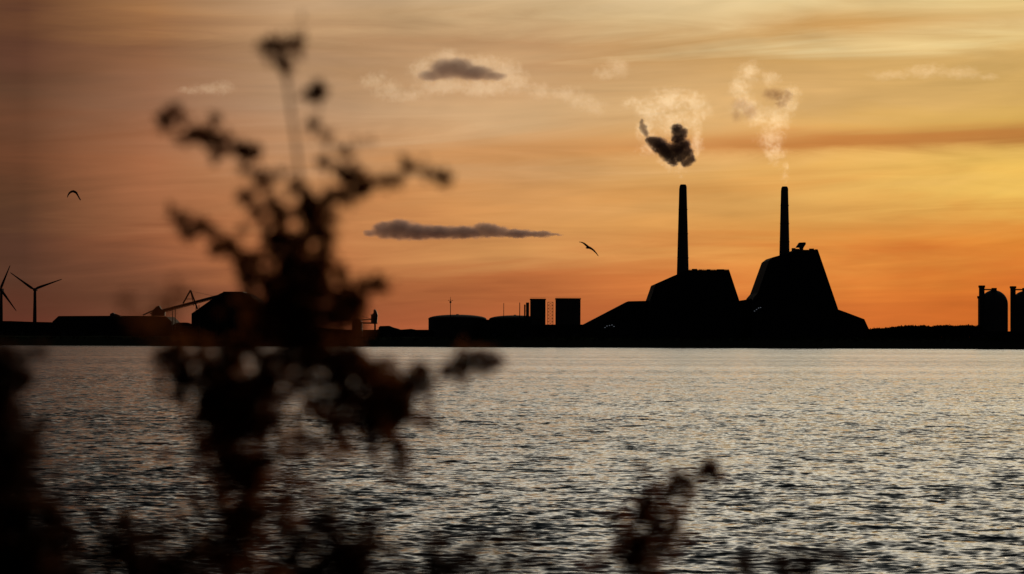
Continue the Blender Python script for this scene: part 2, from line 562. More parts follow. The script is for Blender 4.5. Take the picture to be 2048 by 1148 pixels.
def chimney(xt0, xt1, yt, xb0, xb1, yb, D, label):
    """a tapering stack standing on the yard behind its block"""
    cxb = ux((xb0 + xb1) / 2, D, yb); cxt = ux((xt0 + xt1) / 2, D, yt)
    rt = (xt1 - xt0) / 2 * D / F; rb = (xb1 - xb0) / 2 * D / F
    zt = uz(yt, D, (xt0 + xt1) / 2); zb = uz(yb, D, (xb0 + xb1) / 2)
    e = empty('chimney', ((cxb + cxt) / 2, D, GZ))
    tag(e, label, 'chimney', 'power station chimneys')
    cx = (cxb + cxt) / 2
    k = (rb - rt) / (zt - zb)
    rg = rt + k * (zt - GZ)
    m = MB(); m.lathe(cx, D, [(rg, GZ - 1), (rb, zb), ((rt + rb) / 2, (zt + zb) / 2), (rt, zt - 3.5)], 28)
    m.build('shaft', MAT['concrete'], e, smooth=False)
    m = MB(); m.lathe(cx, D, [(rt * 1.03, zt - 4.2), (rt * 1.03, zt - 3.2), (rt * 0.98, zt - 1.8), (rt * 0.80, zt - 0.4), (rt * 0.72, zt)], 28)
    m.build('chimney_cap', MAT['steel'], e)
    for f in (0.18, 0.45, 0.72):
        zz = zb + (zt - zb) * f; r = rb + (rt - rb) * f
        m = MB(); m.lathe(cx, D, [(r * 1.0, zz - 0.5), (r + 0.35, zz - 0.45), (r + 0.35, zz + 0.4), (r, zz + 0.5)], 28)
        m.build('maintenance_ring', MAT['steel'], e)
    m = MB()
    m.tube([(cx - rg - 0.1, D - 1.0, GZ), (cx - rt - 0.2, D - 1.0, zt - 4)], 0.18, 4)
    m.build('ladder', MAT['steel'], e)
    return e
chimney(1359, 1373.5, 369, 1354, 1377.5, 548, D1 + 60, 'tall tapering chimney with dark smoke above it, on the lower flat-roofed block')

# eastern block
D2 = 2490.0
b2 = base_empty('power_station', 1600, D2)
tag(b2, 'taller steep-sided power station block with equipment on its roof', 'power station', 'power station blocks')
m = MB(); m.prism(prof_px([(1505, 600), (1508, 594), (1515, 586), (1538, 521), (1547, 514), (1584, 504), (1590, 499.5), (1636, 499.5), (1675, 618), (1678, 640)], D2 + 8), D2, D2 + 90, GZ - 1, 0.10); m.build('boiler_house', MAT['cladding'], b2)
m = MB(); m.prism(prof_px([(1668, 614), (1696, 624), (1733, 638), (1743, 660)], D2), D2 + 14, D2 + 70, GZ - 1, 0.05); m.build('sloping_wing', MAT['cladding'], b2)
m = MB(); m.prism(prof_px([(1476, 601.5), (1507, 597)], D2), D2 + 20, D2 + 60, GZ - 1, 0.02); m.build('connecting_hall', MAT['cladding'], b2)
Dr = D2 + 30
mm = MB(); mm.prism(prof_px([(1593, 494), (1597, 488), (1599, 485), (1611, 484.5), (1612, 488), (1608, 494)], Dr), Dr, Dr + 8, uz(495, Dr, 1600)); mm.build('exhaust_hood', MAT['steel'], b2)
mm = MB(); mm.prism(prof_px([(1600, 493), (1607, 493)], Dr), Dr + 1, Dr + 7, uz(502, Dr, 1600)); mm.build('hood_neck', MAT['steel'], b2)
for (xa, xb, yt) in ((1584, 1591, 496), (1619, 1628, 497), (1592, 1598, 497.5), (1630, 1635, 498.5)):
    mm = MB(); mm.box(ux(xa, Dr), ux(xb, Dr), Dr, Dr + 5, uz(506, Dr, xa), uz(yt, Dr, xa)); mm.build('roof_vent', MAT['steel'], b2)
chimney(1562.5, 1576.5, 373, 1559, 1579, 508, D2 + 60, 'tall chimney with pale steam above it, beside the taller steep-sided block')

# small pale lights low on the front of the blocks
def floodlights(pts, D, label):
    e = empty('floodlight_rack', P(pts[0][0], 668, D))
    tag(e, label, 'floodlight rack', 'yard lights of the power station')
    m = MB(); a = P(pts[0][0], pts[0][1] + 2, D); b = P(pts[-1][0], pts[-1][1] + 2, D)
    m.beam(a, b, 0.3); m.beam(Vector(((a.x + b.x) / 2, D, GZ - 1)), (a + b) / 2, 0.4)
    m.build('mast', MAT['steel'], e)
    for (x, y) in pts:
        p = P(x, y, D)
        m = MB(); m.box(p.x - 0.5, p.x + 0.5, D - 0.3, D + 0.2, p.z - 0.32, p.z + 0.32); m.build('lamp', MAT['lamp'], e)
floodlights([(1210, 655), (1214, 652), (1219, 651), (1224, 650), (1228, 653)], D1 - 8, 'small row of pale lights low on the sloping wing of the lower block')
floodlights([(1509, 622), (1513, 619), (1517, 616), (1521, 615)], D2 - 6, 'small pale lights between the two power station blocks')

# ------------------------------------------------------------------ left of the blocks: towers, tanks, masts
DT = 2470.0
def tower_block(x0, x1, yt, label, D=DT):
    e = base_empty('storage_tower', (x0 + x1) / 2, D)
    tag(e, label, 'tower', 'square storage towers')
    a = ux(x0, D); b = ux(x1, D); z = uz(yt, D, (x0 + x1) / 2); dep = 22
    m = MB(); m.box(a, b, D, D + dep, GZ - 1, z - 0.9); m.build('shell', MAT['concrete'], e)
    m = MB(); m.box(a - 0.4, b + 0.4, D - 0.4, D + dep + 0.4, z - 0.9, z); m.build('roof_slab', MAT['roof'], e)
    m = MB()
    for zz in (z, z + 1.0):
        m.tube([(a, D - 0.2, zz), (b, D - 0.2, zz)], 0.08, 4)
    m.build('roof_railing', MAT['steel'], e)
    for k in (0.25, 0.5, 0.75):
        xx = a + (b - a) * k
        m = MB(); m.box(xx - 0.35, xx + 0.35, D - 0.35, D - 0.003, GZ, z - 1.2); m.build('pilaster', MAT['concrete'], e)
    return e
tower_block(1060.5, 1091, 597.5, 'narrower of the two square dark towers, standing beside thin masts')
tower_block(1111.5, 1161, 596.5, 'wider of the two square dark towers, next to the sloping wing')
# open lattice stair tower between them
e = base_empty('lattice_tower', 1100, DT + 20)
tag(e, 'open lattice tower in the gap between the two square towers', 'lattice tower')
xa, xb = ux(1095.5, DT + 20), ux(1106, DT + 20); zt = uz(604, DT + 20, 1100)
m = MB()
for xx in (xa, xb):
    for yy in (DT + 20, DT + 25):
        m.beam((xx, yy, GZ - 1), (xx, yy, zt), 0.35)
m.build('corner_post', MAT['steel'], e)
m = MB(); nlev = 11
for k in range(nlev + 1):
    z = GZ + (zt - GZ) * k / nlev
    m.beam((xa, DT + 20, z), (xb, DT + 20, z), 0.22)
    if k < nlev:
        z2 = GZ + (zt - GZ) * (k + 1) / nlev
        m.beam((xa, DT + 20, z), (xb, DT + 20, z2), 0.2)
        m.beam((xb, DT + 20, z), (xa, DT + 20, z2), 0.2)
        m.beam((xa, DT + 25, z), (xb, DT + 25, z2), 0.2)
    m.beam((xa, DT + 20, z), (xa, DT + 25, z), 0.2)
    m.beam((xb, DT + 20, z), (xb, DT + 25, z), 0.2)
m.build('bracing', MAT['steel'], e)

def tank(x0, x1, yeave, ypeak, D, label, xpeak=None):
    xl, xr = ux(x0, D), ux(x1, D)
    r = (xr - xl) / 2; cx = (xl + xr) / 2
    zE = uz(yeave, D, (x0 + x1) / 2); zP = uz(ypeak, D, (x0 + x1) / 2)
    e = empty('storage_tank', (cx, D + r, GZ))
    tag(e, label, 'tank', 'domed storage tanks')
    m = MB(); m.lathe(cx, D + r, [(r, GZ - 1), (r, zE)], 48); m.build('shell', MAT['steel'], e)
    prof = []
    for k in range(9):
        t = k / 8
        prof.append((max(0.6, (r + 0.3) * math.cos(t * math.pi / 2)), zE + 0.003 + (zP - zE) * math.sin(t * math.pi / 2) ** 0.9))
    m = MB(); m.lathe(cx, D + r, [(r + 0.3, zE - 0.4)] + prof, 48); m.build('domed_roof', MAT['roof'], e, smooth=False)
    m = MB(); m.lathe(cx, D + r, [(1.2, zP - 0.5), (1.2, zP + 0.5)], 10); m.build('roof_vent', MAT['steel'], e)
    return e
tank(855, 972, 637.5, 628.5, 2440, 'large domed tank, leftmost of the tanks, with a thin mast above its roof')
tank(978, 1082, 638.5, 630.0, 2452, 'large domed tank against the foot of the narrower square tower')
# low hall in front of both tanks and beneath the towers
def hall(x0, x1, yt, D, dep, label, prof=None, mat='cladding', group='low industrial halls'):
    e = base_empty('industrial_hall', (x0 + x1) / 2, D)
    tag(e, label, 'hall', group)
    m = MB(); pr = prof or [(x0, yt + 1.5), ((x0 + x1) / 2, yt - 0.0), (x1, yt + 1.5)]
    m.prism(prof_px(pr, D), D, D + dep, GZ - 1, 0.0); m.build('hall_body', MAT[mat], e)
    # eaves trim and doors on the water side
    zt = min(z for x, z in prof_px(pr, D)) - 0.4
    a, b = ux(x0, D), ux(x1, D)
    m = MB(); m.box(a - 0.2, b + 0.2, D - 0.3, D - 0.003, zt - 0.4, zt); m.build('gutter', MAT['steel'], e)
    n = max(1, int((b - a) / 18))
    for k in range(n):
        cx = a + (b - a) * (k + 0.5) / n
        if zt - GZ > 3.4:
            m = MB(); m.box(cx - 2.0, cx + 2.0, D - 0.12, D - 0.003, GZ - 0.5, GZ + min(4.2, (zt - GZ) * 0.75)); m.build('door', MAT['steel'], e)
    return e
hall(964, 1062, 639, 2436, 14, 'low flat hall filling the gap between the two domed tanks', [(958, 639), (1000, 639.5), (1062, 639)])
hall(1040, 1172, 648.5, 2440, 20, 'low hall under the two square towers', [(1056, 649), (1167, 649)])

def mast(x, yt, D, label, r=0.22, arms=True, yb=660):
    e = base_empty('light_mast', x, D)
    tag(e, label, 'mast', 'thin masts over the yard')
    zt = uz(yt, D, x); cx = ux(x, D, yt)
    e.location.x = cx
    m = MB(); m.tube([(cx, D, GZ - 1), (cx, D, (GZ + zt) / 2), (cx, D, zt)], [r * 1.5, r * 1.2, r], 6); m.build('pole', MAT['steel'], e)
    if arms:
        m = MB(); m.beam((cx - 2.4, D, zt - 1.2), (cx, D, zt - 2.2), 0.3); m.beam((cx + 2.4, D, zt - 1.2), (cx, D, zt - 2.2), 0.3); m.beam((cx, D, zt), (cx, D, zt + 2.0), 0.25)
        m.build('lamp_bracket', MAT['steel'], e)
        m = MB(); m.box(cx - 0.9, cx + 0.9, D - 0.6, D + 0.6, zt - 3.8, zt - 2.4); m.build('lamp_head', MAT['steel'], e)
    return e
mast(901, 598, 2434, 'thin mast with small lamp arms rising over the leftmost domed tank', 0.28)
mast(1007.5, 606, 2434, 'plain thin mast in the dip between the two domed tanks', 0.25, False)
mast(1039.5, 605, 2446, 'thin pale mast beside the pipe stack left of the square towers', 0.35, False)
e = base_empty('pipe_stack', 1055, 2448); tag(e, 'short dark pipe stack pressed against the narrower square tower', 'pipe stack')
m = MB(); cx = ux(1055, 2448); m.lathe(cx, 2448, [(1.5, GZ - 1), (1.5, uz(605, 2448, 1055))], 14); m.build('flue', MAT['steel'], e)
m = MB(); cx2 = ux(1049.5, 2448); m.lathe(cx2, 2449, [(0.7, GZ - 1), (0.7, uz(609, 2448, 1049))], 10); m.build('flue', MAT['steel'], e)
for yy in (612, 622, 632):
    m = MB(); m.beam((cx2, 2448.6, uz(yy, 2448, 1052)), (cx, 2448.6, uz(yy, 2448, 1052)), 0.3); m.build('bracket', MAT['steel'], e)

# ------------------------------------------------------------------ harbour end on the left
hall(108, 222, 631.5, 2455, 60, 'long flat hall behind the conveyor, to the right of the wind turbines', [(105, 643), (117, 632), (222, 631.5), (300, 632), (332, 633), (343, 643)])
hall(-60, 108, 643, 2470, 50, 'lowest flat hall at the feet of the wind turbines', [(-60, 642), (20, 642), (60, 643.5), (110, 644.5)])
hall(343, 384, 646, 2450, 16, 'small rounded shed under the sloping conveyor', [(343, 652), (350, 646.5), (358, 645), (372, 645), (381, 648), (386, 652)], mat='roof')
# coal store
e = base_empty('coal_store', 470, 2450); tag(e, 'big steep-roofed store at the upper end of the conveyor, behind the shrub', 'storage building')
m = MB(); m.prism(prof_px([(383, 627), (396, 618), (438, 588), (446, 584.5), (486, 584.5), (500, 592), (560, 634), (585, 656)], 2450), 2450, 2530, GZ - 1, 0.02); m.build('roof_and_walls', MAT['cladding'], e)
m = MB(); m.box(ux(446, 2462), ux(486, 2462), 2462, 2500, uz(586, 2462, 466), uz(583.2, 2462, 466)); m.build('ridge_house', MAT['steel'], e)
for k in range(5):
    xx = ux(400 + k * 34, 2450)
    m = MB(); m.box(xx - 0.4, xx + 0.4, 2449.5, 2450.4, GZ, uz(632, 2450, 470) ); m.build('buttress', MAT['concrete'], e)
# conveyor
DC = 2442.0
e = base_empty('conveyor', 370, DC); tag(e, 'inclined conveyor with an A-shaped mast, climbing up to the steep-roofed store', 'conveyor')
def pc(x, y, d=0.0): return P(x, y, DC + d)
m = MB()
for off in (0.0, 3.0):
    m.beam(pc(300, 627.5, off), pc(322, 618.5, off), 1.1)
    m.beam(pc(322, 622, off), pc(442, 590.5, off), 2.0)
    m.beam(pc(322, 626, off), pc(442, 594, off), 0.5)
for k in range(24):
    a = 322 + k * 5.0
    ya = 622 - (a - 322) * 0.2625
    m.beam(pc(a, ya), pc(a + 2.5, ya + 3.2), 0.3); m.beam(pc(a + 2.5, ya + 3.2), pc(a + 5, ya - 1.3), 0.3)
m.build('belt_gallery', MAT['steel'], e)
m = MB()
for off in (0.0, 3.0):
    m.beam(pc(366, 607, off), pc(381, 580.5, off), 1.2); m.beam(pc(381, 580.5, off), pc(395, 618, off), 1.2)
    m.beam(pc(372, 598, off), pc(390, 598, off), 0.5)
m.beam(pc(381, 583, 0), pc(388, 612, 0), 0.5)
m.build('mast_frame', MAT['steel'], e)
m = MB(); m.beam(pc(381, 582), pc(432, 593), 0.18); m.build('stay_cable', MAT['steel'], e)
for (x, yt) in ((345, 616), (350.5, 615), (392, 606), (398, 610)):
    m = MB(); m.beam(pc(x, yt, 1.5), pc(x, 660, 1.5), 0.55); m.build('support_leg', MAT['steel'], e)
m = MB(); a = pc(316, 617)
m.prism(prof_px([(303, 627), (306, 621), (313, 613), (319, 611.5), (322, 617), (330, 624)], DC), DC - 1, DC + 4, uz(632, DC, 316)); m.build('transfer_house', MAT['steel'], e)
m = MB(); m.beam(pc(286, 630), pc(304, 622), 1.0); m.beam(pc(304, 622), pc(318, 613), 0.8); m.build('lower_arm', MAT['steel'], e)
# loader vehicle on the hall's edge
e = base_empty('bulldozer', 228, 2446, uz(632, 2446, 228)); tag(e, 'small machine with a rounded cab on the end of the long flat hall', 'loader')
m = MB(); m.prism(prof_px([(220, 632), (221, 627.5), (227, 625), (232, 629), (241, 632)], 2446), 2444, 2448, uz(634, 2446, 228)); m.build('body', MAT['steel'], e)
m = MB(); m.beam(P(230, 628, 2443), P(246, 634, 2443), 0.7); m.build('arm', MAT['steel'], e)

# harbour unloader by the shrub's foot
DU = 2436.0
e = base_empty('harbour_crane', 725, DU); tag(e, 'harbour crane with a long level jib and an upright operator tower, right of the shrub', 'crane')
def pu(x, y, d=0.0): return P(x, y, DU + d)
m = MB(); m.prism(prof_px([(704, 662), (704, 646), (707, 638), (715, 636), (722, 641), (724, 645), (724, 662)], DU), DU, DU + 8, GZ - 1); m.build('machine_house', MAT['steel'], e)
m = MB(); m.beam(pu(688, 638.5), pu(712, 639), 1.0); m.beam(pu(710, 629), pu(745, 638.5), 0.35); m.beam(pu(710, 629), pu(690, 637), 0.35); m.beam(pu(712, 645.5), pu(755, 646.5), 1.1); m.beam(pu(712, 640), pu(745, 639), 0.7); m.build('jib', MAT['steel'], e)
m = MB(); m.prism(prof_px([(682, 637), (685, 634), (695, 634.5), (698, 638)], DU), DU, DU + 4, uz(641, DU, 690)); m.build('counterweight', MAT['steel'], e)
m = MB(); m.beam(pu(710, 622), pu(710, 640), 0.5); m.build('pylon', MAT['steel'], e)
m = MB(); m.prism(prof_px([(742, 630), (747, 626), (747, 620.5), (750, 618), (753, 622), (755.5, 630), (754, 646), (751, 647)], DU), DU, DU + 4, uz(647, DU, 749)); m.build('operator_tower', MAT['steel'], e)
m = MB(); m.beam(pu(750, 646, 1), pu(750, 664, 1), 1.4); m.build('leg', MAT['steel'], e)
m = MB(); m.beam(pu(741, 629, 1), pu(748, 632, 1), 0.5); m.build('hoist_arm', MAT['steel'], e)
hall(755, 800, 651, 2446, 20, 'small dark mounded shed right of the harbour crane', [(757, 655), (760, 652), (778, 651.5), (785, 654.5), (798, 658)])
hall(790, 860, 659, 2450, 30, 'very low shed between the harbour crane and the leftmost tank', [(640, 659), (700, 660), (795, 659), (806, 659), (822, 657.6), (832, 659.5), (862, 659.5)])
hall(560, 700, 656, 2462, 30, 'low hall hidden behind the foot of the tall shrub', [(566, 656), (630, 655), (705, 660)])

# wind turbines
def turbine(hx, hy, D, angs, blade_px, label, tw=3.3):
    c = P(hx, hy, D)
    e = empty('wind_turbine', (c.x, D, GZ)); tag(e, label, 'wind turbine', 'wind turbines at the left edge')
    m = MB(); m.tube([(c.x, D, GZ - 1), (c.x, D, (GZ + c.z) / 2), (c.x, D, c.z - 1.0)], [tw * 0.62, tw * 0.52, tw * 0.38], 14); m.build('tower', MAT['turbine'], e, smooth=False)
    m = MB(); m.box(c.x - 1.5, c.x + 1.5, D - 2.2, D + 5.0, c.z - 1.4, c.z + 1.4); m.build('nacelle', MAT['turbine'], e)
    m = MB(); m.tube([(c.x, D - 4.6, c.z), (c.x, D - 3.8, c.z), (c.x, D - 2.2, c.z)], [0.4, 1.2, 1.4], 12); m.build('hub', MAT['turbine'], e)
    Lb = blade_px * D / F
    for a in angs:
        ca, sa = math.cos(R(a)), math.sin(R(a))
        vs = []; fs = []
        st = [(0.02, 1.3, 1.0), (0.12, 2.4, 0.7), (0.25, 2.3, 0.55), (0.5, 1.7, 0.4), (0.75, 1.2, 0.28), (0.95, 0.8, 0.16), (1.0, 0.25, 0.08)]
        for (t, ch, th) in st:
            s = t * Lb
            for (u, v) in ((-0.35 * ch, 0), (0, th * 0.5), (0.65 * ch, 0), (0, -th * 0.5)):
                vs.append((c.x + ca * s - sa * u, D - 3.4 + v, c.z + sa * s + ca * u))
        for i in range(len(st) - 1):
            for j in range(4):
                k = (j + 1) % 4
                fs.append((i * 4 + j, i * 4 + k, (i + 1) * 4 + k, (i + 1) * 4 + j))
        fs.append((3, 2, 1, 0)); fs.append(tuple(len(vs) - 4 + j for j in range(4)))
        mesh_obj('blade', vs, fs, MAT['turbine'], e)
    return e
turbine(70, 579, 2480, (145, 20.5, 270), 59, 'wind turbine seen whole, with one blade pointing straight down its tower')
turbine(2.5, 580, 2475, (69, -53, 188), 53, 'wind turbine cut by the left edge of the picture')

# ------------------------------------------------------------------ domed silos at the right edge
def silo(x0, x1, ytop, label, D=2440, pillar=(1962, 1971.5, 570.5), capx=1992):
    xl, xr = ux(x0, D), ux(x1, D); r = (xr - xl) / 2; cx = (xl + xr) / 2
    e = empty('silo', (cx, D + r, GZ)); tag(e, label, 'silo', 'domed silos at the right edge')
    zt = uz(ytop, D, (x0 + x1) / 2); zs = zt - r * 1.02
    m = MB(); m.lathe(cx, D + r, [(r, GZ - 1), (r, zs)], 40); m.build('shell', MAT['concrete'], e)
    prof = [(max(0.5, (r + 0.02) * math.cos(k / 12 * math.pi / 2)), zs + 0.003 + (zt - zs) * math.sin(k / 12 * math.pi / 2)) for k in range(13)]
    m = MB(); m.lathe(cx, D + r, prof, 40); m.build('dome', MAT['concrete'], e)
    a, b, yp = pillar
    zp = uz(yp, D, a)
    m = MB(); m.box(ux(a, D), ux(b, D), D + 6, D + 11, GZ - 1, zp - 2.0); m.build('elevator_shaft', MAT['steel'], e)
    m = MB(); m.box(ux(a - 0.8, D), ux(b + 0.8, D), D + 5, D + 12, zp - 2.0, zp); m.build('elevator_head', MAT['steel'], e)
    m = MB(); m.box(ux(b, D), ux(capx, D), D + 8, D + 9.5, uz(580.3, D, capx), uz(577.6, D, capx)); m.build('top_gangway', MAT['steel'], e)
    m = MB(); m.box(ux(capx - 4.5, D), ux(capx + 4, D), D + 6, D + 12, zt - 1.6, uz(575.5, D, capx)); m.build('inlet_box', MAT['steel'], e)
    m = MB()
    for xx in (ux(b, D), ux(capx, D)): pass
    m.tube([(ux(b, D), D + 7.9, uz(576, D, capx)), (ux(capx, D), D + 7.9, uz(576, D, capx))], 0.08, 4); m.build('handrail', MAT['steel'], e)
silo(1965, 2021, 579.5, 'domed silo standing whole near the right edge, with its elevator shaft on the left')
silo(2028, 2084, 581, 'domed silo cut by the right edge of the picture', pillar=(2025, 2034, 572), capx=2054)
e = base_empty('lattice_post', 1957, 2440); tag(e, 'thin post with a small platform, just left of the domed silos', 'post')
m = MB(); cx = ux(1957, 2440); m.tube([(cx, 2440, GZ - 1), (cx, 2440, uz(594, 2440, 1957))], 0.5, 6); m.build('pole', MAT['steel'], e)
m = MB(); m.box(cx - 1.1, cx + 1.1, 2439, 2441, uz(597, 2440, 1957), uz(592, 2440, 1957)); m.build('platform', MAT['steel'], e)
hall(1940, 2090, 662, 2434, 30, 'low hall at the foot of the domed silos', [(1950, 662), (2090, 663)])

# ------------------------------------------------------------------ wooded belt
def belt(name, x0, x1, top, D, count, label, seed):
    rnd = random.Random(seed)
    vs = []; fs = []
    for i in range(count):
        x = rnd.uniform(x0, x1); zt = uz(top(x), D, x) - GZ
        f = rnd.random() ** 0.6
        dd = D + rnd.uniform(-6, 10)
        cx = ux(x, D) + rnd.gauss(0, 0.5); hgt = GZ + (zt) * f + rnd.gauss(0, 0.5) * f
        s = rnd.uniform(0.5, 1.5)
        c = Vector((cx, dd, hgt - s))
        a = Vector((rnd.gauss(0, 1), rnd.gauss(0, 1), rnd.gauss(0, 1))).normalized() * s
        b = Vector((rnd.gauss(0, 1), rnd.gauss(0, 1), rnd.gauss(0, 1))).normalized() * s
        k = len(vs); vs += [c - a, c + b, c + a, c - b * 0.7]; fs.append((k, k + 1, k + 2, k + 3))
    for i in range(int((x1 - x0) * 0.7)):
        x = rnd.uniform(x0, x1); cx = ux(x, D); zt = uz(top(x), D, x)
        dd = D + rnd.uniform(-4, 8); k = len(vs); w = 0.25
        vs += [(cx - w, dd, GZ - 1), (cx + w, dd, GZ - 1), (cx + rnd.gauss(0, 0.8), dd, zt - 1 + rnd.random() * 2)]
        fs.append((k, k + 1, k + 2))
    return tag(mesh_obj(name, vs, fs, MAT['tree']), label, 'treeline', kind='stuff')
def top_r(x):
    b = 656 if x < 1782 else 651.5
    if x > 1885: b = 650.5
    return b + 2.2 * mnoise.fractal(Vector((x * 0.06, 1.7, 0)), 1.0, 2.0, 3) + 1.3 * mnoise.noise(Vector((x * 0.5, 7, 0)))
belt('treeline', 1738, 1962, top_r, 2450, 20000, 'uneven belt of trees between the power station and the silos', 3)
belt('shoreline_shrubs', -80, 2130, lambda x: 674 + 3 * mnoise.noise(Vector((x * 0.03, 3, 3))), 2418, 9000, 'low dark scrub along the far water edge', 5)

# ------------------------------------------------------------------ gulls
def gull(pts, D, body, label, chord=0.30):
    """pts: pixel positions along both wings, tip to tip; body: index of the body"""
    e_loc = P(*pts[body], D)
    W3 = [P(x, y, D) for x, y in pts]
    n = len(W3); vs = []; fs = []
    for i, p in enumerate(W3):
        t = abs(i - body) / max(body, n - 1 - body)
        ch = chord * (1.15 - 0.85 * t ** 1.3) ; th = 0.05 * (1.15 - t) + 0.012
        d = (W3[min(i + 1, n - 1)] - W3[max(i - 1, 0)]).normalized(); nn = Vector((-d.z, 0, d.x))
        sweep = 0.10 * t
        for (cy, k) in ((-0.5, 0.2), (-0.25, 1), (0.5, 0.1), (-0.25, -0.6)):
            vs.append(p + Vector((0, cy * ch * 1.5 + sweep, 0)) + nn * (k * th * 0.5 - cy * ch * 0.75))
    for i in range(n - 1):
        for j in range(4):
            k = (j + 1) % 4
            fs.append((i * 4 + j, i * 4 + k, (i + 1) * 4 + k, (i + 1) * 4 + j))
    fs.append((3, 2, 1, 0)); fs.append(tuple((n - 1) * 4 + j for j in range(4)))
    mb = MB(); mb.add(vs, fs)
    c = W3[body]
    # body from tail to bill, pointing towards and to the left of the viewer
    ax = Vector((-0.55, -0.8, -0.12)).normalized()
    prof = [(-0.30, 0.012), (-0.24, 0.03), (-0.12, 0.062), (0.0, 0.078), (0.10, 0.066), (0.16, 0.045), (0.20, 0.042), (0.24, 0.036), (0.27, 0.014), (0.31, 0.006)]
    mb.tube([c + ax * s + Vector((0, 0, -0.015)) for s, r in prof], [r for s, r in prof], 10)
    o = mesh_obj('gull_source', mb.v, mb.f, MAT['feather'], origin=e_loc)
    md = o.modifiers.new('r', 'REMESH'); md.mode = 'VOXEL'; md.voxel_size = 0.011
    dg = bpy.context.evaluated_depsgraph_get()
    me = bpy.data.meshes.new_from_object(o.evaluated_get(dg)); me.name = 'gull'
    me.shade_smooth()
    bpy.data.objects.remove(o)
    g = bpy.data.objects.new('gull', me); g.location = e_loc; COL.objects.link(g)
    tag(g, label, 'gull', 'gulls in flight')
gull([(134.5, 395), (136, 390.5), (139, 386), (143, 383.5), (147, 382.7), (151, 384.5), (154.5, 389), (157, 394), (160.8, 400.5)], 246, 5, 'gull with wings arched downwards, flying over the wind turbines')
gull([(1158, 484), (1163, 484.6), (1168, 487), (1172, 490.5), (1176.5, 494.7), (1183, 497.8), (1188, 501.5), (1192.5, 506.5), (1197, 512.5)], 155, 4, 'gull gliding with one wing low, left of the chimneys', 0.17)

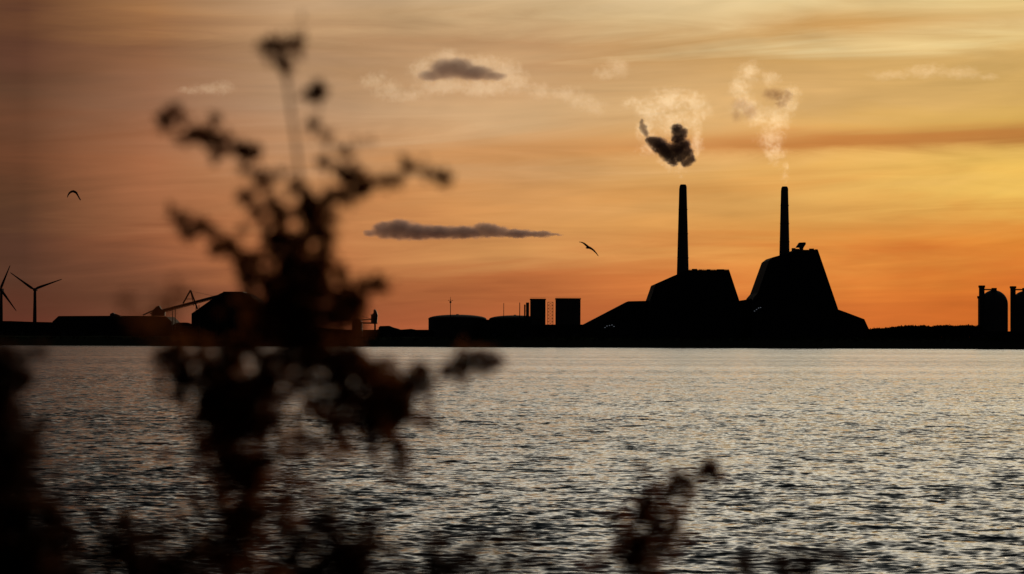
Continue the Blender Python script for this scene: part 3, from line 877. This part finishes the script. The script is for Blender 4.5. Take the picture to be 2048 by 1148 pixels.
# ------------------------------------------------------------------ clouds and smoke
def vapour(name, blobs, D, col, density, aniso, warp, wscale, nscale, nweight, edge, label, cat, kind=None, group=None, seed=0, lean=0.9, step=None, bias=0.0):
    """soft body of vapour: blobs (x, y, rx, ry) in photo units; the density fades outwards from them and is torn by noise.
    warp = how far the turbulence shifts it, wscale / nscale = size of the eddies, nweight = how deeply it is torn"""
    k = D / F
    cen = P(blobs[0][0], blobs[0][1], D)
    m = bpy.data.materials.new(name + '_vapour')
    m.use_nodes = True
    t = m.node_tree
    t.nodes.clear()
    def VM(op, a, b=None, sc_=None):
        n = t.nodes.new('ShaderNodeVectorMath'); n.operation = op
        if isinstance(a, tuple): n.inputs[0].default_value = a
        else: t.links.new(a, n.inputs[0])
        if b is not None:
            if isinstance(b, tuple): n.inputs[1].default_value = b
            else: t.links.new(b, n.inputs[1])
        if sc_ is not None: n.inputs['Scale'].default_value = sc_
        return n
    g = N(t, 'ShaderNodeTexCoord')
    p = g.outputs['Object']
    ofs = VM('ADD', p, (seed * 731.0, seed * 337.0, seed * 911.0)).outputs[0]
    n1 = N(t, 'ShaderNodeTexNoise'); n1.inputs['Scale'].default_value = 1.0 / (wscale * k); n1.inputs['Detail'].default_value = 4.0; n1.inputs['Roughness'].default_value = 0.6
    t.links.new(ofs, n1.inputs['Vector'])
    w = VM('SUBTRACT', n1.outputs['Color'], (0.5, 0.5, 0.5)).outputs[0]
    w = VM('SCALE', w, sc_=warp * k * 2.0).outputs[0]
    q = VM('ADD', p, w).outputs[0]
    field = None
    bm = bmesh.new()
    for (x, y, rx, ry) in blobs:
        c = P(x, y, D) - cen
        ryy = (rx * 0.5 + ry * 0.5) * lean
        d = VM('SUBTRACT', q, tuple(c)).outputs[0]
        d = VM('MULTIPLY', d, (1 / (rx * k), 1 / (ryy * k), 1 / (ry * k))).outputs[0]
        ln = VM('LENGTH', d).outputs['Value']
        f = M_(t, 'SUBTRACT', 1.0, ln)
        field = f if field is None else M_(t, 'SMOOTH_MAX', field, f, 0.25)
        mt = Matrix.Translation(c) @ Matrix.Diagonal((rx * k + warp * k * 0.8, ryy * k + warp * k * 0.8, ry * k + warp * k * 0.8, 1))
        bmesh.ops.create_icosphere(bm, subdivisions=3, radius=1.0, matrix=mt)
    n2 = N(t, 'ShaderNodeTexNoise'); n2.inputs['Scale'].default_value = 1.0 / (nscale * k); n2.inputs['Detail'].default_value = 5.0; n2.inputs['Roughness'].default_value = 0.6
    n2.inputs['Distortion'].default_value = 0.8
    t.links.new(VM('ADD', ofs, (57.0, 91.0, 13.0)).outputs[0], n2.inputs['Vector'])
    tot = M_(t, 'ADD', field, M_(t, 'MULTIPLY', M_(t, 'SUBTRACT', n2.outputs['Fac'], 0.5 + bias), nweight))
    mr = N(t, 'ShaderNodeMapRange', interpolation_type='SMOOTHSTEP')
    mr.inputs['From Min'].default_value = 0.0; mr.inputs['From Max'].default_value = edge
    t.links.new(tot, mr.inputs['Value'])
    # nothing outside the soft body itself
    inside = N(t, 'ShaderNodeMapRange', interpolation_type='SMOOTHSTEP')
    inside.inputs['From Min'].default_value = 0.0; inside.inputs['From Max'].default_value = 0.35
    t.links.new(field, inside.inputs['Value'])
    dens = M_(t, 'MULTIPLY', M_(t, 'MULTIPLY', mr.outputs[0], inside.outputs[0]), density)
    v = N(t, 'ShaderNodeVolumePrincipled')
    v.inputs['Color'].default_value = (*col, 1)
    v.inputs['Anisotropy'].default_value = aniso
    t.links.new(dens, v.inputs['Density'])
    o_ = N(t, 'ShaderNodeOutputMaterial')
    t.links.new(v.outputs[0], o_.inputs['Volume'])
    me = bpy.data.meshes.new(name); bm.to_mesh(me); bm.free()
    o = bpy.data.objects.new(name + '_source', me); COL.objects.link(o)
    md = o.modifiers.new('r', 'REMESH'); md.mode = 'VOXEL'; md.voxel_size = max(1.5, min(b[3] for b in blobs) * 0.35) * k
    dg = bpy.context.evaluated_depsgraph_get()
    m2 = bpy.data.meshes.new_from_object(o.evaluated_get(dg)); m2.name = name
    bpy.data.objects.remove(o); bpy.data.meshes.remove(me)
    m2.materials.clear(); m2.materials.append(m)
    ob = bpy.data.objects.new(name, m2); ob.location = cen; COL.objects.link(ob)
    m.cycles.volume_step_rate = step or 0.35
    tag(ob, label, cat, group, kind)
    return ob

DK = D1 + 62
DARK = (0.34, 0.23, 0.25)
vapour('smoke', [(1301, 281, 13, 12), (1311, 285, 18, 17), (1321, 293, 21, 20), (1332, 301, 22, 21), (1341, 312, 20, 18), (1347, 322, 15, 13), (1354, 260, 16, 16), (1364, 267, 14, 15), (1357, 279, 18, 18), (1367, 291, 18, 18), (1356, 301, 22, 20), (1374, 305, 16, 16),
                (1381, 318, 13, 13), (1372, 325, 14, 12), (1345, 298, 18, 15), (1361, 314, 17, 15)],
       DK, DARK, 0.42, 0.2, 9.0, 9.0, 3.6, 2.3, 0.50, 'dark brown knot of smoke floating above the left chimney', 'smoke', 'stuff', seed=4, bias=-0.02)
vapour('smoke_wisp', [(1283, 243, 7, 9), (1286, 254, 9, 10), (1292, 266, 9, 10), (1288, 261, 9, 9)], DK, DARK, 0.25, 0.2, 7.0, 8.0, 5.0, 1.5, 0.5, 'small dark scrap of smoke to the left above the dark knot', 'smoke', 'stuff', seed=2, bias=-0.05)
PALE = (0.97, 0.93, 0.86)
vapour('steam', [(1364, 350, 9, 14), (1364, 336, 20, 14), (1345, 322, 40, 20), (1305, 292, 40, 30), (1292, 258, 34, 36), (1300, 222, 46, 36), (1335, 200, 56, 32), (1385, 205, 44, 32), (1388, 240, 32, 36), (1390, 285, 24, 44), (1345, 245, 50, 40), (1265, 205, 34, 18), (1408, 222, 22, 24)],
       DK + 22, PALE, 0.024, 0.68, 26.0, 34.0, 9.0, 2.6, 1.0, 'pale wispy steam curling round the dark smoke over the left chimney', 'steam', 'stuff', seed=3, bias=0.06)
vapour('steam', [(1570, 352, 10, 18), (1568, 336, 14, 18), (1550, 305, 38, 30), (1545, 275, 42, 34), (1555, 240, 44, 34), (1575, 210, 34, 34), (1582, 185, 24, 26), (1515, 235, 38, 30), (1490, 210, 36, 34), (1482, 175, 34, 36), (1500, 142, 44, 26), (1545, 160, 30, 22)],
       D2 + 85, PALE, 0.022, 0.68, 26.0, 34.0, 9.0, 2.6, 1.0, 'pale steam spreading in two arms above the right chimney', 'steam', 'stuff', seed=5, bias=0.05)
RED = (0.80, 0.38, 0.26)
vapour('smoke_patch', [(1540, 188, 24, 14), (1556, 190, 28, 18), (1574, 192, 20, 18), (1562, 206, 20, 14)], D2 + 72, RED, 0.075, 0.1, 14.0, 12.0, 6.0, 1.9, 0.9,
       'reddish patch of smoke at the top of the right steam plume', 'smoke', 'stuff', seed=6)
vapour('smoke_patch', [(1480, 210, 26, 22), (1498, 222, 26, 26), (1474, 230, 18, 22)], D2 + 72, RED, 0.035, 0.1, 7.0, 12.0, 8.0, 1.4, 0.8,
       'faint reddish patch of smoke on the left arm of the right steam plume', 'smoke', 'stuff', seed=7)

DCl = 9000.0
GREY = (0.74, 0.60, 0.62)
vapour('cloud', [(745, 466, 24, 8), (772, 460, 34, 21), (800, 459, 42, 25), (835, 464, 50, 19), (880, 465, 54, 16), (930, 465, 54, 15), (970, 459, 32, 17), (985, 463, 44, 15), (1035, 467, 54, 10), (1075, 468, 40, 7.5), (1108, 469, 22, 4)],
       DCl, GREY, 0.040, 0.15, 9.0, 14.0, 12.0, 0.9, 0.55, 'long flat grey cloud tapering to the right, low between the shrub and the chimneys', 'cloud', group='small clouds', seed=11, bias=-0.2)
vapour('cloud', [(862, 151, 34, 14), (892, 138, 44, 27), (915, 136, 46, 26), (945, 145, 56, 20), (985, 152, 36, 12)],
       DCl, GREY, 0.026, 0.15, 6.0, 16.0, 14.0, 0.8, 0.75, 'small domed grey cloud high up, with a pale rim', 'cloud', group='small clouds', seed=12, bias=-0.12)
def pale(blobs, dens, label, seed, nw=2.4, warp=12.0):
    vapour('cloud', blobs, DCl + 150, PALE, dens * 0.42, 0.62, warp * 2.0, 34.0, 10.0, nw, 1.0, label, 'cloud', group='thin pale clouds', seed=seed, bias=0.0)
pale([(845, 138, 44, 30), (900, 118, 60, 24), (960, 128, 64, 26), (1010, 145, 54, 34), (1030, 165, 44, 30), (970, 176, 80, 24), (890, 172, 80, 22)], 0.013, 'thin pale veil round the small domed grey cloud', 13)
pale([(748, 165, 44, 28), (780, 180, 54, 28), (815, 190, 54, 18)], 0.010, 'thin pale wisp left of the domed grey cloud', 14)
pale([(380, 182, 36, 12), (415, 177, 42, 18), (448, 177, 32, 22)], 0.012, 'small pale wisp above the left arm of the shrub', 15, warp=8.0)
pale([(1080, 184, 46, 18), (1125, 188, 54, 22), (1165, 200, 46, 24), (1192, 214, 34, 22)], 0.009, 'thin pale wisp trailing down to the right, below the domed grey cloud', 16)
pale([(1212, 148, 36, 18), (1236, 136, 34, 28)], 0.010, 'tiny pale tuft high up between the domed grey cloud and the chimneys', 17, warp=8.0)
pale([(1780, 150, 60, 15), (1850, 142, 64, 20), (1920, 146, 60, 18), (1975, 154, 36, 12)], 0.006, 'faint pale streak of cloud high at the right', 18, warp=8.0)

# ------------------------------------------------------------------ foreground shrubs, close to the camera
def shrub(name, label, foot, branches, D, cat='shrub', group='shrubs close to the viewer', leaf=13.0, dense=1.0, seed=0, stem_px=7.0, jit=0.07, lm='leaf'):
    """branches: lists of (x, y, radius, density) from the inside outwards, photo units; the first branch of the list is the main stem"""
    rnd = random.Random(seed)
    k = D / F
    gx = P(foot, 1000, D).x
    e = empty(name, (gx, D, near_z(gx, D) - 0.02))
    tag(e, label, cat, group)
    base = Vector((gx, D, near_z(gx, D) - 0.05))
    for bi, br in enumerate(branches):
        tilt = rnd.uniform(-jit, jit)
        pts = []
        for i, (x, y, r, dn) in enumerate(br):
            pts.append(P(x, y, D + tilt * (0.3 + i / len(br)) + rnd.uniform(-0.02, 0.02)))
        path = list(pts)
        if bi == 0 or br[0][1] > 1120:
            a = path[0]
            path = [base + Vector((rnd.uniform(-.05, .05), 0, 0)), base * 0.5 + a * 0.5 + Vector((rnd.uniform(-.03, .03), 0, 0))] + path
        m = MB(); s0 = stem_px * k * 0.5 * (1.0 if bi == 0 else 0.6)
        rad = [s0 * (1 - 0.72 * i / (len(path) - 1)) for i in range(len(path))]
        if seed == 3 and bi == 1:
            rad = [3.9 * k * (1 - 0.25 * i / (len(path) - 1)) for i in range(len(path))]   # the long bare stem
        m.tube(path, rad, 7)
        bo = m.build('main_stem' if bi == 0 else 'branch', MAT['stem'], e, smooth=True)
        vs = []; fs = []
        for (x, y, r, dn), c in zip(br, pts):
            # a big mass is many small tufts standing apart, a small one is a single tuft
            if r > 20:
                tufts = [(c + Vector((rnd.gauss(0, 1), rnd.gauss(0, 1), rnd.gauss(0, 1))) * (r * k * 0.85), rnd.uniform(8, 14)) for _ in range(int(dn * dense * (r / 11.0) ** 2 * (2.9 if seed == 3 else 2.1)))]
            else:
                tufts = [(c, r * 1.15)] + [(c + Vector((rnd.gauss(0, 1), rnd.gauss(0, 1), rnd.gauss(0, 1))) * (r * k * 1.1), r * 0.55) for _ in range(2)]
            for tc_, tr in tufts:
                for q in range(int(dn * (0.85 if seed == 17 else 1.0) * (tr / 11.0) ** 2 * 34)):
                    off = Vector((rnd.gauss(0, 1), rnd.gauss(0, 1.0), rnd.gauss(0, 1))) * (tr * k * 0.40)
                    p = tc_ + off
                    L = leaf * k * rnd.uniform(0.6, 1.3)
                    u = Vector((rnd.gauss(0, 1), rnd.gauss(0, 1), rnd.gauss(0, 1))).normalized()
                    w = u.cross(Vector((rnd.gauss(0, 1), rnd.gauss(0, 1), rnd.gauss(0, 1)))).normalized()
                    nn = u.cross(w)
                    i0 = len(vs)
                    vs += [p, p + u * L * .35 + w * L * .26 + nn * L * .06, p + u * L, p + u * L * .35 - w * L * .26 + nn * L * .06, p + u * L * .5]
                    fs += [(i0, i0 + 1, i0 + 4), (i0 + 1, i0 + 2, i0 + 4), (i0 + 2, i0 + 3, i0 + 4), (i0 + 3, i0, i0 + 4)]
        if fs:
            lo = mesh_obj('leaves', vs, fs, MAT[lm], None)
            lo.parent = bo
            lo.location = -(bo.location + e.location)
    return e

SH = 2.8
main = [
    # central column
    [(520, 1180, 50, 1), (490, 1100, 52, 1), (470, 1020, 48, 1), (490, 950, 44, 1.1), (470, 880, 46, 1.2), (480, 820, 48, 1.3), (500, 760, 46, 1.1), (560, 710, 42, 1), (590, 650, 44, 1.1), (575, 600, 42, 1.2), (580, 545, 38, 1.2), (590, 490, 30, 1.2), (600, 445, 24, 1.1), (612, 400, 18, 1.1), (592, 368, 13, .9), (572, 350, 8, .4)],
    # tall bare stem with a flower head
    [(604, 420, 10, .4), (600, 350, 5, .2), (592, 290, 3, 0), (582, 220, 3, 0), (572, 150, 8, .7), (566, 130, 14, 1.3), (558, 100, 14, .8), (532, 96, 14, 1.2), (550, 92, 13, 1.0), (580, 88, 16, 1.2), (598, 74, 12, .8)],
    # stem with the dark button
    [(640, 460, 18, 1), (652, 400, 14, .9), (650, 325, 13, .8), (653, 274, 11, .8), (626, 246, 13, .9), (642, 215, 3, 0), (636, 188, 15, 2.4), (634, 178, 13, 2.2)],
    # upper left arm
    [(560, 470, 20, 1), (515, 425, 18, 1), (492, 395, 19, 1.1), (520, 352, 15, 1), (487, 338, 13, .8), (500, 308, 18, 1.4), (477, 298, 18, 1.4), (446, 282, 16, 1), (418, 272, 19, 1.6), (388, 270, 20, 1.6), (362, 238, 13, .6), (330, 243, 19, 1.5)],
    [(446, 300, 5, .5), (430, 316, 12, .8)],
    [(560, 440, 18, .9), (540, 395, 13, .7), (535, 352, 14, 1)],
    # lower left arm
    [(560, 560, 26, 1), (510, 525, 24, 1), (470, 505, 18, .9), (444, 494, 20, 1.4), (425, 465, 15, .9), (398, 450, 17, 1.1), (376, 466, 16, 1), (368, 438, 16, 1), (343, 428, 11, .8)],
    [(430, 500, 14, .9), (462, 490, 14, 1)],
    # upper right knot
    [(610, 480, 20, 1), (640, 425, 18, 1), (665, 390, 16, 1), (692, 400, 15, .9), (716, 385, 17, 1.2), (726, 368, 14, 1), (702, 357, 18, 1.2), (682, 343, 16, 1.1), (690, 305, 13, .9), (715, 290, 7, .5), (738, 283, 7, .4)],
    # right arm
    [(690, 395, 12, .8), (745, 362, 12, .8), (770, 365, 14, 1), (792, 362, 12, .9), (815, 335, 15, 1.2), (842, 338, 9, .6), (866, 350, 10, .7), (885, 357, 15, 1.1), (900, 354, 8, .6)],
    # lower right arm
    [(610, 640, 34, 1), (650, 610, 28, 1), (690, 612, 22, 1), (722, 600, 18, 1), (742, 574, 16, 1), (760, 568, 19, 1.4)],
    [(600, 600, 28, 1), (635, 555, 26, 1), (650, 520, 20, .8), (648, 470, 20, 1), (665, 435, 16, 1)],
    [(540, 640, 30, .9), (520, 580, 28, 1), (500, 545, 22, 1), (486, 520, 16, .9)],
    # masses before the water
    [(480, 860, 40, 1), (430, 810, 36, 1.1), (400, 770, 34, 1.1), (370, 745, 28, 1), (350, 770, 22, 1), (335, 715, 18, .8), (355, 700, 14, .8)],
    [(470, 840, 36, 1.1), (520, 800, 30, 1), (560, 770, 26, .9), (610, 760, 26, .9), (640, 800, 26, .9), (670, 760, 26, 1), (690, 720, 28, 1.1), (660, 690, 24, 1), (640, 670, 20, 1)],
    [(520, 940, 34, 1), (560, 880, 26, .8), (620, 890, 26, .8), (680, 860, 28, 1), (730, 830, 32, 1.2), (780, 800, 36, 1.4), (815, 775, 30, 1.3), (800, 830, 24, 1.1), (850, 760, 18, .9)],
    [(600, 700, 30, 1), (640, 720, 34, 1), (690, 735, 34, 1.1), (720, 770, 36, 1.1), (690, 810, 30, .9), (650, 850, 28, .8), (620, 820, 26, .8)],
    [(480, 700, 34, 1), (430, 730, 34, 1), (390, 720, 30, .9), (350, 735, 24, .9)],
    [(640, 560, 24, 1), (690, 590, 22, 1), (700, 640, 24, .9), (660, 640, 28, 1)],
    [(560, 500, 26, 1), (540, 470, 22, 1), (560, 420, 18, .9), (620, 430, 20, 1)],
    [(760, 860, 26, 1), (790, 895, 22, 1.1), (800, 925, 20, 1.1), (805, 945, 10, .7)],
    [(700, 780, 26, 1), (730, 740, 24, 1), (770, 770, 24, 1), (840, 745, 16, .8), (890, 742, 17, 1.2), (915, 730, 15, 1.3), (935, 722, 20, 1.5), (958, 716, 15, 1.3), (982, 728, 18, 1.6), (1002, 722, 11, 1)],
    [(500, 1040, 36, 1), (560, 1030, 30, .9), (600, 980, 26, .7), (640, 930, 24, .7), (700, 900, 20, .6)],
    [(470, 960, 34, 1), (430, 900, 30, .9), (400, 860, 22, .7)],
]
shrub('shrub', 'tall budding shrub with one long bare stem, reaching from the water into the sky', 520, main, SH, seed=3, dense=0.85)
low = [
    [(690, 1190, 44, 1), (690, 1120, 46, 1.3), (670, 1070, 34, 1), (650, 1030, 22, .8)],
    [(700, 1130, 30, 1), (740, 1080, 20, .8), (760, 1050, 12, .6)],
    [(640, 1160, 34, 1), (600, 1110, 30, .9), (570, 1070, 24, .8), (560, 1040, 18, .7)],
]
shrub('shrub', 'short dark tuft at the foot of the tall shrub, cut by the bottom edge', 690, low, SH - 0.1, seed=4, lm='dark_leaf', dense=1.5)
lowl = [
    [(260, 1190, 44, 1), (250, 1120, 42, 1.2), (230, 1075, 28, 1), (190, 1040, 18, .8), (160, 1000, 14, .7)],
    [(280, 1140, 30, 1), (320, 1090, 24, 1), (370, 1060, 18, .8), (400, 1020, 12, .7)],
    [(330, 1170, 36, 1), (390, 1120, 34, 1), (430, 1090, 28, .9)],
    [(160, 1160, 34, .9), (130, 1110, 26, .8), (120, 1050, 20, .7), (105, 1010, 14, .7)],
]
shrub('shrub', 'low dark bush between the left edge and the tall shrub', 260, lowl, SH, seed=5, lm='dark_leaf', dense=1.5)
left = [
    [(10, 1190, 56, 1.3), (10, 1100, 54, 1.3), (6, 1010, 50, 1.3), (2, 930, 44, 1.2), (8, 850, 40, 1.1), (5, 790, 34, 1), (15, 735, 24, .9), (50, 712, 16, .9), (82, 702, 13, .9)],
    [(30, 1120, 44, 1.1), (60, 1040, 34, 1), (50, 960, 26, .9), (45, 880, 22, .9), (40, 820, 18, .8)],
    [(60, 1180, 44, 1.1), (80, 1110, 34, 1), (100, 1060, 24, .9)],
    [(-30, 900, 44, 1.2), (-20, 780, 40, 1.1), (-10, 720, 26, 1), (20, 700, 14, .7)],
]
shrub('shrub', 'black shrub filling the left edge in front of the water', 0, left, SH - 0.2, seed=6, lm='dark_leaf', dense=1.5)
sprig = [
    [(1270, 1190, 26, 1), (1270, 1130, 26, 1), (1285, 1090, 28, 1.5), (1262, 1055, 24, 1.5), (1285, 1028, 20, 1.4), (1300, 1000, 19, 1.8), (1335, 985, 13, 1.1), (1352, 957, 17, 1.7), (1376, 962, 15, 1.6), (1405, 946, 13, 1.3), (1425, 936, 16, 1.9), (1434, 952, 12, 1.6)],
    [(1290, 1130, 18, .9), (1325, 1090, 16, .9), (1342, 1060, 20, 1.6), (1348, 1020, 15, 1.0), (1375, 1000, 13, .9)],
    [(1255, 1130, 18, .9), (1235, 1095, 14, .8), (1240, 1040, 9, .6), (1250, 1010, 7, .5)],
    [(1310, 1150, 20, .9), (1345, 1110, 18, 1.1), (1365, 1080, 13, .9)],
    [(1280, 1100, 20, 1), (1310, 1060, 20, 1.1), (1325, 1020, 18, 1.1), (1345, 990, 14, .9)],
    [(1240, 1150, 24, 1), (1200, 1120, 16, .8), (1170, 1135, 12, .7)],
]
shrub('shrub', 'single slender sprig in front of the bright water, under the power station', 1270, sprig, SH + 0.5, seed=17, stem_px=4, dense=0.8)
bottom = [
    [(870, 1190, 26, 1), (870, 1130, 24, 1), (860, 1095, 17, 1.1), (885, 1085, 13, 1)],
    [(930, 1180, 22, 1), (940, 1120, 20, .9), (960, 1085, 15, .9), (990, 1095, 13, .8), (1035, 1070, 16, 1.1), (1055, 1078, 10, .8)],
    [(900, 1160, 20, .9), (920, 1110, 16, .8)],
    [(1000, 1180, 22, 1), (1010, 1130, 20, 1), (1060, 1120, 16, .9), (1100, 1135, 14, .8)],
    [(820, 1180, 22, 1), (810, 1135, 18, .9), (790, 1100, 14, .8)],
]
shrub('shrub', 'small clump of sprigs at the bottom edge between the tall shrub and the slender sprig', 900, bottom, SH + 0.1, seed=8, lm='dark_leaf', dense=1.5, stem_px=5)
bottomr = [
    [(1580, 1200, 26, 1), (1570, 1150, 20, 1), (1560, 1120, 15, 1), (1530, 1108, 10, .8), (1490, 1118, 15, 1.1)],
    [(1600, 1170, 22, 1), (1612, 1128, 17, 1.1), (1640, 1110, 14, 1), (1672, 1118, 13, .9), (1700, 1140, 12, .9)],
    [(1500, 1180, 20, 1), (1488, 1145, 16, 1.1), (1480, 1125, 12, .9)],
]
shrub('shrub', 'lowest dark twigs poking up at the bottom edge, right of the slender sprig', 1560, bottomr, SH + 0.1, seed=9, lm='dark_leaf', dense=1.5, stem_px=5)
veil = [
    [(300, 1190, 14, .3), (290, 900, 6, 0), (300, 700, 8, 0.1), (300, 640, 20, .8), (275, 610, 22, .8), (250, 600, 18, .6)],
    [(300, 650, 14, .6), (330, 615, 18, .9), (352, 592, 16, 1.0), (375, 590, 12, .7)],
]
shrub('shrub', 'very blurred brown twigs over the conveyor', 300, veil, 2.0, seed=10, stem_px=2.2, dense=0.4, leaf=10)
